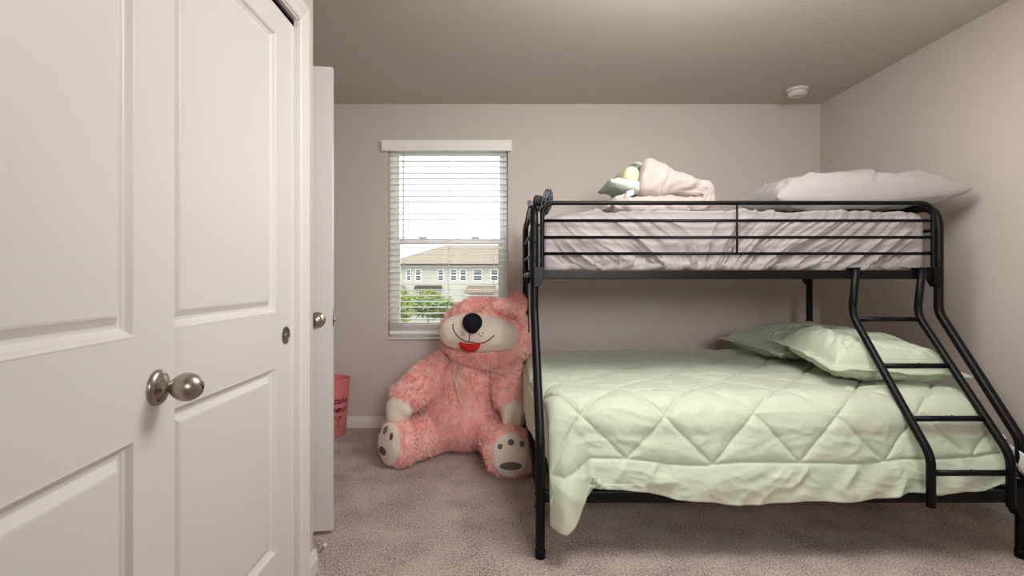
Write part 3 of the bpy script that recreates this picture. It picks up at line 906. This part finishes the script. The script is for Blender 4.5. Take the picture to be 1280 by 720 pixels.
# mint lining : binding round the open left end, pointed flap and the rolled inner layer
pp = []
for k in range(41):
    a = 2 * PI * k / 41
    c_, s_n = math.cos(a), math.sin(a)
    pp.append((.722 + .012 * math.sin(3 * a), FY + .19 * math.copysign(abs(c_) ** .5, c_), 1.658 + .088 * math.copysign(abs(s_n) ** .8, s_n) + .004 * math.sin(5 * a)))
o_ = loc(MB().tube(pp, .011, 10, closed=True), fc).build('binding', M_mint, fc); o_['label'] = 'mint green edge binding'
mbm, _ = fold_sheet([(.555, 1.632), (.60, 1.628), (.66, 1.612), (.73, 1.60)], [(0, .006), (.2, .018), (.6, .032), (1, .03)], .36, FY - .02, 5.0, amp=.9)
o_ = loc(mbm, fc).build('mint_lining', M_mint, fc); o_['label'] = 'mint green lining flap'
rv, rf_ = [], []
mbc = MB()
g = []
for i in range(26):
    t = i / 25; a_ = []
    rr_ = math.sqrt(max(1e-4, 1 - (2 * t - 1) ** 6))
    for k in range(28):
        an = 2 * PI * k / 28
        w_ = 1 + .10 * float(noise(t * 5, math.cos(an) * 2, math.sin(an) * 2))
        a_.append((.674 + .052 * rr_ * w_ * math.cos(an), FY - .19 + .34 * t, 1.668 + .058 * rr_ * w_ * math.sin(an)))
    g.append(a_)
mbc.grid(np.array(g), wrap=True); mbc.f.append(tuple(range(27, -1, -1))); mbc.f.append(tuple(25 * 28 + q for q in range(28)))
o_ = loc(mbc, fc).build('inner_roll', M_cream_roll, fc); o_['label'] = 'pale yellow green inner roll'
mbk, _ = fold_sheet([(.535, 1.495), (.60, 1.545), (.665, 1.575), (.74, 1.575)], [(0, .012), (.4, .022), (1, .02)], .34, FY - .01, 7.0, amp=.9)
o_ = loc(mbk, fc).build('under_fold', M_roll, fc)
o_ = loc(MB().grid(np.array([[(.63 + .05 * i / 4 + .012 * j / 4, FY - .185 - .012 * math.sin(i), 1.545 + .035 * j / 4 + .004 * i) for j in range(5)] for i in range(5)])), fc).build('care_tag', M_tag, fc)
o_.modifiers.new('s', 'SOLIDIFY').thickness = .002

# ------------------------------------------------------------------ clip fan and its cable
fan = thing('clip_fan', 'small black clip-on fan on the upper left bed post', 'fan', (.146, 2.53, 1.452))
Mf = Matrix.Translation((.066, -.02, .045)) @ Euler((0, math.radians(14), math.radians(-12))).to_matrix().to_4x4() @ Matrix.Rotation(PI / 2, 4, 'Y')
R0 = .064
cg = MB()
for z_, r_ in ((-.016, R0), (.0, R0 + .002), (.012, R0 * .86), (.018, R0 * .6), (.0205, R0 * .35), (-.022, R0 * .7), (-.026, R0 * .4)):
    cg.tube([Mf @ Vector((r_ * math.cos(a), r_ * math.sin(a), z_)) for a in np.linspace(0, 2 * PI, 28, endpoint=False)], .0016 if z_ not in (-.016, .0) else .004, 6, closed=True)
for k in range(20):
    a = 2 * PI * k / 20
    cg.tube([Mf @ Vector((r_ * math.cos(a), r_ * math.sin(a), z_)) for r_, z_ in ((.012, .021), (R0 * .6, .018), (R0 * .86, .012), (R0, 0), (R0, -.016), (R0 * .7, -.022), (.02, -.027))], .0011, 5)
cg.build('cage', M_grille, fan)
bm_ = MB()
for k in range(4):
    a0 = k * PI / 2
    g = [[Mf @ Vector(((.012 + .042 * i / 4) * math.cos(a0 + (j / 4 - .5) * (.9 + .1 * i)), (.012 + .042 * i / 4) * math.sin(a0 + (j / 4 - .5) * (.9 + .1 * i)), (j / 4 - .5) * .018)) for j in range(5)] for i in range(5)]
    bm_.grid(np.array([[tuple(q) for q in r_] for r_ in g]))
b_ = bm_.build('blades', M_blackp, fan); so = b_.modifiers.new('s', 'SOLIDIFY'); so.thickness = .002
MB().lathe([(0, .022), (.013, .022), (.015, .018), (.015, -.0), (.02, -.026), (.026, -.030), (.026, -.062), (.02, -.068), (0, -.068)], 24, Mf).build('motor', M_blackp, fan, auto=40)
MB().box(-.022, .022, -.02, .02, -.03, .012).box(-.008, .03, -.01, .01, .005, .035).build('clip', M_blackp, fan, smooth=False, bevel=.003)
MB().box(-.022, -.002, -.03, .03, .028, .058, Matrix.Translation((.0, 0, 0)) @ Matrix.Rotation(math.radians(-10), 4, 'Y')).build('switch_box', M_blackp, fan, smooth=False, bevel=.003)

cab = [(.128, 2.56, 1.50), (.118, 2.60, 1.46), (.108, 2.62, 1.40), (.100, 2.62, 1.32), (.099, 2.61, 1.24), (.104, 2.59, 1.17), (.112, 2.57, 1.13), (.118, 2.55, 1.05), (.121, 2.53, .95), (.122, 2.52, .86)]
tag(MB().tube(fillet(cab, .1, 4), .0035, 8).build('power_cord', M_cable), 'thin black cable hanging loosely beside the left bed post', 'cable')

# ------------------------------------------------------------------ wastebasket
wbx, wby = -1.255, 3.70
wbk = thing('wastebasket', 'pink plastic wastebasket lettered take me out, in the corner behind the door', 'wastebasket', (wbx, wby, 0))
rb, rt, hb = .108, .138, .405
MB().lathe([(0, .001), (rb - .006, .001), (rb, .008), (rb + (rt - rb) * .5, hb * .5), (rt - .002, hb - .02), (rt + .003, hb - .018), (rt + .005, hb - .004), (rt + .002, hb), (rt - .004, hb - .004), (rb - .004, .012), (0, .012)], 56).build('bucket', M_bin, wbk, auto=40)
def bin_point(s, z, off=.0012, a0=math.radians(-38)):
    r = rb + (rt - rb) * z / hb + off
    a = a0 + s / r
    return (r * math.cos(a), r * math.sin(a), z)
def text_on_bin(body, size, s0, z0, shear=.25):
    cu = bpy.data.curves.new('txt', 'FONT'); cu.body = body; cu.size = size; cu.align_x = 'CENTER'; cu.shear = shear; cu.offset = .0006
    ob = bpy.data.objects.new('txt', cu); C.objects.link(ob)
    dg = bpy.context.evaluated_depsgraph_get()
    me = bpy.data.meshes.new_from_object(ob.evaluated_get(dg))
    bpy.data.objects.remove(ob)
    mb = MB()
    mb.v = [bin_point(s0 + p.co.x, z0 + p.co.y) for p in me.vertices]
    mb.f = [tuple(q.vertices) for q in me.polygons]
    return mb
for word, s_, z_ in (('take', .004, .240), ('me', -.048, .178), ('out', .014, .178)):
    text_on_bin(word, .066, s_, z_).build('lettering', M_ink, wbk, smooth=False)
gl = MB()
for path in ([(-.028, .145), (.022, .145), (-.003, .108), (-.028, .145)], [(-.003, .108), (-.003, .080)], [(-.022, .078), (.016, .078)], [(.002, .128), (.026, .160)]):
    pts = []
    for (a, b), (c_, d_) in zip(path[:-1], path[1:]):
        pts += [bin_point(a + (c_ - a) * i / 5 - .012, b + (d_ - b) * i / 5) for i in range(6)]
    gl.tube([p for i, p in enumerate(pts) if i == 0 or p != pts[i - 1]], .0016, 5)
gl.build('cocktail_drawing', M_ink, wbk)

# ------------------------------------------------------------------ pink bear
bear = thing('teddy_bear', 'giant pink plush bear sitting on the carpet under the window', 'teddy bear', (-.235, 3.35, 0))
BL = Vector(bear.location)
def blob(elems, voxel=.013, smooth_it=6):
    """join ellipsoids / capsules into one smooth skin"""
    mb = MB()
    for e in elems:
        if e[0] == 'e':
            mb.ball(e[1], e[2], e[3] if len(e) > 3 else None, 28, 18)
        else:
            pts, rs = e[1], e[2]
            for (p, r1), (q, r2) in zip(zip(pts[:-1], rs[:-1]), zip(pts[1:], rs[1:])):
                p, q = Vector(p), Vector(q)
                st_ = max(3, int((q - p).length / .03))
                for i in range(st_ + 1):
                    t = i / st_; r = r1 + (r2 - r1) * t
                    mb.ball(p.lerp(q, t), (r, r, r), None, 20, 12)
    me = mb.mesh('b')
    ob = bpy.data.objects.new('b', me); C.objects.link(ob)
    rm = ob.modifiers.new('r', 'REMESH'); rm.mode = 'VOXEL'; rm.voxel_size = voxel
    s = ob.modifiers.new('s', 'SMOOTH'); s.iterations = smooth_it; s.factor = .5
    dg = bpy.context.evaluated_depsgraph_get()
    out = bpy.data.meshes.new_from_object(ob.evaluated_get(dg))
    bpy.data.objects.remove(ob)
    V_ = np.empty(len(out.vertices) * 3); out.vertices.foreach_get('co', V_); V_ = V_.reshape(-1, 3)
    F_ = [tuple(p.vertices) for p in out.polygons]
    return V_, F_
BVH = []
def skin(V_, F_, name, m, parent, fur=0, length=.028, lump=.006, comb=(0, 0, -.6), keep=None, width=.0021):
    """one mesh: lumpy skin plus its pile of strands"""
    me = bpy.data.meshes.new('t'); me.from_pydata(V_.tolist(), [], F_); me.update()
    nr = np.empty(len(V_) * 3); me.vertices.foreach_get('normal', nr); nr = nr.reshape(-1, 3)
    V_ = V_ + nr * (lump * fbm(V_[:, 0] * 16, V_[:, 1] * 16, V_[:, 2] * 16))[:, None]
    V_[:, 2] = np.maximum(V_[:, 2], .004)
    BVH.append(BVHTree.FromPolygons([Vector(p) for p in V_], F_))
    bpy.data.meshes.remove(me)
    mb = MB().add(V_, F_)
    if fur:
        F4 = [f for f in F_ if len(f) == 4]
        Q = np.array(F4)
        a, b, c, d = (V_[Q[:, i]] for i in range(4))
        fn = np.cross(c - a, d - b); ar = np.linalg.norm(fn, axis=1); fn = fn / (ar[:, None] + 1e-12)
        pick = RNG.choice(len(Q), size=fur, p=ar / ar.sum())
        s, t = RNG.random(fur)[:, None], RNG.random(fur)[:, None]
        root = a[pick] * (1 - s) * (1 - t) + b[pick] * s * (1 - t) + c[pick] * s * t + d[pick] * (1 - s) * t
        n = fn[pick]
        keepm = root[:, 2] > .006
        if keep is not None:
            keepm &= keep(root)
        root, n = root[keepm], n[keepm]
        k = len(root)
        fl = np.stack([noise(root[:, 0] * 14 + q, root[:, 1] * 14, root[:, 2] * 14 + q) for q in (0, 31, 67)], 1)
        cl = np.stack([noise(root[:, 0] * 45 + q, root[:, 1] * 45, root[:, 2] * 45 + q) for q in (5, 36, 71)], 1)
        dr = n * .75 + np.array(comb) * .7 + fl * .75 + cl * .5 + RNG.normal(0, .16, (k, 3))
        dr -= n * np.minimum((dr * n).sum(1) - .22, 0)[:, None]
        dr /= np.linalg.norm(dr, axis=1, keepdims=True)
        ln = length * RNG.uniform(.6, 1.15, k)[:, None]
        side = np.cross(dr, n + RNG.normal(0, .3, (k, 3))); side /= np.linalg.norm(side, axis=1, keepdims=True) + 1e-9
        w = width * RNG.uniform(.7, 1.2, k)[:, None]
        mid = root + dr * ln * .5 + n * ln * .10
        tip = root + dr * ln + np.array([0, 0, -.12]) * ln
        root = root - n * .002
        vs = np.stack([root - side * w, root + side * w, mid + side * w * .8, mid - side * w * .8, tip], 1).reshape(-1, 3)
        vs[:, 2] = np.maximum(vs[:, 2], .001)
        o = np.arange(k) * 5
        fs = [(i, i + 1, i + 2, i + 3) for i in o] + [(i + 3, i + 2, i + 4) for i in o]
        mb.add(vs, fs)
    mb.v = [(x - BL.x, y - BL.y, z - BL.z) for x, y, z in mb.v]
    return mb.build(name, m, parent)

# torso
TV, TF = blob([('e', (-.235, 3.42, .245), (.315, .265, .245)), ('e', (-.225, 3.41, .42), (.27, .225, .22)), ('e', (-.19, 3.40, .555), (.20, .17, .13))], .014, 10)
torso = skin(TV, TF, 'torso', M_fur, bear, fur=30000)
# head
HC = Vector((-.118, 3.31, .775))
HV, HF = blob([('e', HC, (.285, .235, .222)), ('e', HC + Vector((.03, 0, -.06)), (.262, .215, .17)), ('e', HC + Vector((-.02, -.02, .06)), (.23, .20, .165))], .013, 8)
MU = Vector((-.155, 3.105, .795)); MR = (.230, .125, .120)
Mrot = Euler((0, math.radians(7), 0)).to_matrix()
def not_muzzle(p):
    q = (p - np.array(MU)) @ np.array(Mrot)
    return (((q / np.array(MR)) ** 2).sum(1) > .98) | (p[:, 1] > 3.22)
head = skin(HV, HF, 'head', M_fur, bear, fur=24000, comb=(0, .1, -.45), keep=not_muzzle)
MVx, MF_ = blob([('e', MU, MR, Mrot), ('e', MU + Vector((-.035, -.055, .025)), (.10, .075, .075)), ('e', MU + Vector((.12, .0, -.015)), (.125, .10, .10), None), ('e', MU + Vector((-.13, .01, .0)), (.11, .10, .10), None)], .009, 8)
muz = skin(MVx, MF_, 'muzzle', M_plush, head, lump=.004)
muz['label'] = 'cream plush muzzle'
NC = Vector((-.182, 2.945, .872))
nv, nf = blob([('e', NC, (.060, .045, .056)), ('e', NC + Vector((0, .005, -.022)), (.045, .036, .042))], .007, 5)
nose = skin(nv, nf, 'nose', M_nose, head, lump=.002)
bvh_muz = BVH[2]
def on_front(bv, x, z, off=.001):
    h = bv.ray_cast(Vector((x, 1.5, z)), Vector((0, 1, 0)))
    return (h[0] + Vector((0, -off, 0))) if h[0] else None
def px2(px, py, Y=2.99):
    return ((px - 630) / 640 * Y, EYE - (py - 347) / 640 * Y)
def stitch(pp, bv, r, Y=2.99):
    pts = []
    for px, py in pp:
        q = on_front(bv, *px2(px, py, Y))
        if q: pts.append(q - BL)
    return MB().tube(fillet(pts, .03, 4), r, 7)
stitch([(565, 406), (566, 412), (570, 419), (576, 424), (582, 427), (590, 428), (598, 430), (606, 428), (612, 424), (618, 419)], bvh_muz, .0036).build('smile_stitching', M_thread, head)
stitch([(588, 417), (587, 421), (586, 427)], bvh_muz, .0032).build('smile_stitching', M_thread, head)
for px, py in ((578, 415), (580, 418), (577, 419), (599, 418), (602, 420), (604, 416)):
    q = on_front(bvh_muz, *px2(px, py), off=0)
    if q: MB().ball(q - BL, (.0045, .003, .0045), None, 8, 6).build('freckle', M_thread, head)
# tongue hanging from the smile
tg_ = []
for i in range(9):
    row = []
    for j in range(13):
        a = j / 12 * 2 - 1
        px = 587 + a * (13.5 * math.sqrt(max(0, 1 - (i / 8.4) ** 2.2)))
        py = 429.5 + i * 1.35 + (2.0 * a * a - 1.0) * (1 - i / 8) * -1
        x, z_ = px2(px, py, 2.97)
        q = on_front(bvh_muz, x, z_, .010) or on_front(BVH[1], x, z_, .02)
        y = q.y if q else 3.0
        row.append((x, min(y, 3.035) - .004 * (1 - a * a) - .002 * i, z_))
    tg_.append(row)
tmb = MB().grid(np.array(tg_)); tmb.v = [tuple(Vector(p) - BL) for p in tmb.v]
tn = tmb.build('tongue', M_tongue, head); so = tn.modifiers.new('s', 'SOLIDIFY'); so.thickness = .012; so.offset = 0
# ears folded on top of the head
for nm, pts, rs in (('ear', [(-.285, 3.165, .915), (-.22, 3.115, .955), (-.15, 3.11, .975)], [.030, .042, .030]),
                    ('ear', [(-.03, 3.11, .965), (.045, 3.115, .945), (.105, 3.16, .895)], [.032, .044, .030]),):
    ev, ef_ = blob([('c', pts, rs)], .009, 5)
    skin(ev, ef_, nm, M_fur, head, fur=1700, length=.020, comb=(0, -.2, -.5))
ev, ef_ = blob([('e', (.085, 3.30, .955), (.055, .04, .065))], .009, 4)
skin(ev, ef_, 'ear_tuft', M_fur, head, fur=1500, length=.03, comb=(.2, -.2, .2))
# arms with cream paws
av, af = blob([('c', [(-.405, 3.37, .545), (-.50, 3.27, .475), (-.60, 3.17, .405)], [.095, .108, .098])], .012, 6)
arm = skin(av, af, 'arm', M_fur, bear, fur=10000)
pv, pf = blob([('c', [(-.60, 3.165, .385), (-.635, 3.13, .335), (-.645, 3.11, .285)], [.080, .088, .072]), ('c', [(-.60, 3.10, .36), (-.585, 3.075, .325)], [.035, .03])], .010, 6)
skin(pv, pf, 'paw', M_plush, arm, lump=.003)['label'] = 'cream plush paw'
av, af = blob([('c', [(-.01, 3.34, .545), (.035, 3.23, .49), (.052, 3.11, .40)], [.095, .112, .100])], .012, 6)
arm = skin(av, af, 'arm', M_fur, bear, fur=10000)
pv, pf = blob([('c', [(.055, 3.09, .385), (.062, 3.06, .335), (.058, 3.045, .295)], [.078, .085, .072]), ('c', [(.085, 3.01, .335), (.082, 2.992, .275)], [.034, .030]), ('c', [(.03, 3.0, .33), (.025, 2.985, .28)], [.036, .034])], .010, 5)
skin(pv, pf, 'paw', M_plush, arm, lump=.003)['label'] = 'cream plush paw'
# legs with soles
def foot(pts, rs, sole_c, sole_n, sole_r, toes, pad, furn):
    lv, lf = blob([('c', pts, rs), ('e', Vector(sole_c) - Vector(sole_n).normalized() * .07, (.135, .10, .145), Vector((0, -1, 0)).rotation_difference(Vector(sole_n)).to_matrix())], .012, 6)
    n = Vector(sole_n).normalized()
    up = (Vector((0, 0, 1)) - n * n.z).normalized(); rt_ = up.cross(-n) * -1
    rt_ = n.cross(up) * -1
    keep = lambda p: ~((((p - np.array(sole_c)) @ np.array(n)) > -.045) & ((((p - np.array(sole_c)) @ np.array(rt_)) / (sole_r[0] * 1.02)) ** 2 + (((p - np.array(sole_c)) @ np.array(up)) / (sole_r[1] * 1.02)) ** 2 < 1))
    leg = skin(lv, lf, 'leg', M_fur, bear, fur=furn, keep=keep)
    Msole = Matrix((rt_, n, up)).transposed()
    sv, sf = blob([('e', Vector(sole_c) - n * .012, (sole_r[0], .045, sole_r[1]), Msole)], .009, 4)
    sole = skin(sv, sf, 'sole', M_plush, leg, lump=.003); sole['label'] = 'cream plush sole'
    bv = BVH[-1]
    for (a, b, ra, rb_) in toes + [pad]:
        o = Vector(sole_c) + rt_ * a + up * b + n * .3
        h = bv.ray_cast(o, -n)
        c = h[0] if h[0] else Vector(sole_c)
        nn = h[1] if h[0] else n
        Mp_ = Matrix((nn.cross(up).normalized(), nn, up)).transposed()
        mb = MB().ball(c - BL, (ra, .004, rb_), Matrix((rt_, nn, (up - nn * up.dot(nn)).normalized())).transposed(), 20, 10)
        q = mb.build('toe_pad' if (a, b, ra, rb_) != pad else 'sole_pad', M_pad, leg)
        q['label'] = 'dark grey pad'
foot([(-.40, 3.37, .135), (-.53, 3.20, .135), (-.60, 3.13, .138)], [.125, .118, .115], (-.688, 3.035, .142), (-.72, -.70, .06), (.108, .128),
     [(-.062, .072, .015, .018), (.0, .088, .018, .024), (.058, .062, .018, .022)], (-.005, -.035, .040, .026), 11000)
foot([(-.07, 3.28, .14), (-.01, 3.10, .14), (.02, 2.98, .142)], [.13, .118, .118], (.036, 2.845, .142), (.02, -1, .04), (.108, .124),
     [(-.056, .055, .017, .015), (.002, .078, .019, .017), (.060, .066, .017, .017)], (.0, -.05, .062, .024), 11000)
# ribbon tied at the neck
bt = BVH[0]
def on_any(px, py, Y):
    x, z_ = px2(px, py, Y)
    best = None
    for bv in BVH:
        h = bv.ray_cast(Vector((x, 1.5, z_)), Vector((0, 1, 0)))
        if h[0] and (best is None or h[0].y < best.y): best = h[0]
    return best
rb_m = MB()
for path in ([(556, 446), (562, 450), (570, 456), (578, 459), (592, 462), (607, 465), (622, 466), (636, 468), (650, 471)],
             [(570, 456), (566, 462), (565, 470), (567, 478), (570, 486), (572, 494), (575, 504), (577, 512)],
             [(571, 456), (574, 461), (572, 470), (570, 480), (571, 490)]):
    pts = []
    for px, py in path:
        q = on_any(px, py, 3.12)
        if q: pts.append(q + Vector((0, -.026, 0)) - BL)
    rb_m.tube(pts, .0048, 7)
rb_m.build('ribbon', M_ribbon, bear)['label'] = 'thin gold neck ribbon'

# ------------------------------------------------------------------ light
wd = bpy.data.worlds.new('sky'); bpy.context.scene.world = wd; wd.use_nodes = True
nt = wd.node_tree; bg = nt.nodes['Background']
tc = nt.nodes.new('ShaderNodeTexCoord'); ns = nt.nodes.new('ShaderNodeTexNoise'); ns.inputs['Scale'].default_value = 5; ns.inputs['Detail'].default_value = 5
cr = nt.nodes.new('ShaderNodeValToRGB')
cr.color_ramp.elements[0].position = .4; cr.color_ramp.elements[0].color = (.70, .82, .98, 1)
cr.color_ramp.elements[1].position = .6; cr.color_ramp.elements[1].color = (1, 1, 1, 1)
nt.links.new(tc.outputs['Generated'], ns.inputs['Vector']); nt.links.new(ns.outputs['Fac'], cr.inputs['Fac']); nt.links.new(cr.outputs['Color'], bg.inputs['Color'])
bg.inputs['Strength'].default_value = 3.4

def light(name, kind, loc_, energy, size, color=(1, 1, 1), target=None):
    l = bpy.data.lights.new(name, kind); l.energy = energy; l.color = color
    if kind == 'AREA': l.shape = 'DISK'; l.size = size
    elif kind == 'SUN': l.angle = size
    else: l.shadow_soft_size = size
    o = bpy.data.objects.new(name, l); C.objects.link(o); o.location = loc_
    if target is not None:
        o.rotation_euler = (Vector(target) - Vector(loc_)).to_track_quat('-Z', 'Y').to_euler()
    return o
light('ceiling_lamp', 'POINT', (.75, 1.70, 2.03), 23, .2, (1, .985, .965))
light('bounce_fill', 'AREA', (.9, 1.7, 2.41), 27, 1.3, (1, .99, .98), (.9, 1.9, .0))  # unseen soft disk added under the ceiling, stands in for bounced flash
hl = light('front_fill', 'AREA', (.75, -1.2, 1.75), 12, .8, (1, .99, .98), (.35, 3.8, 1.5))  # added frontal fill behind the camera
hl.data.spread = math.radians(72)
light('sun', 'SUN', (0, -5, 10), .9, .01, (1, .96, .88), (2, 6, 0))

# ------------------------------------------------------------------ camera
cam = bpy.data.cameras.new('camera'); co = bpy.data.objects.new('camera', cam); C.objects.link(co)
co.location = (0, 0, EYE); co.rotation_euler = (PI / 2, 0, 0)
cam.sensor_width = 36; cam.lens = 640 / 1280 * 36
cam.shift_x = (640 - 630) / 1280
cam.shift_y = -(360 - 347) / 1280
cam.clip_start = .02; cam.clip_end = 300
sc = bpy.context.scene
sc.camera = co
sc.view_settings.view_transform = 'Standard'; sc.view_settings.look = 'None'
sc.view_settings.gamma = 1; sc.view_settings.use_curve_mapping = False
sc.view_settings.exposure = 0.12
sc.cycles.use_denoising = True
sc.cycles.diffuse_bounces = 6; sc.cycles.max_bounces = 10; sc.cycles.transparent_max_bounces = 16
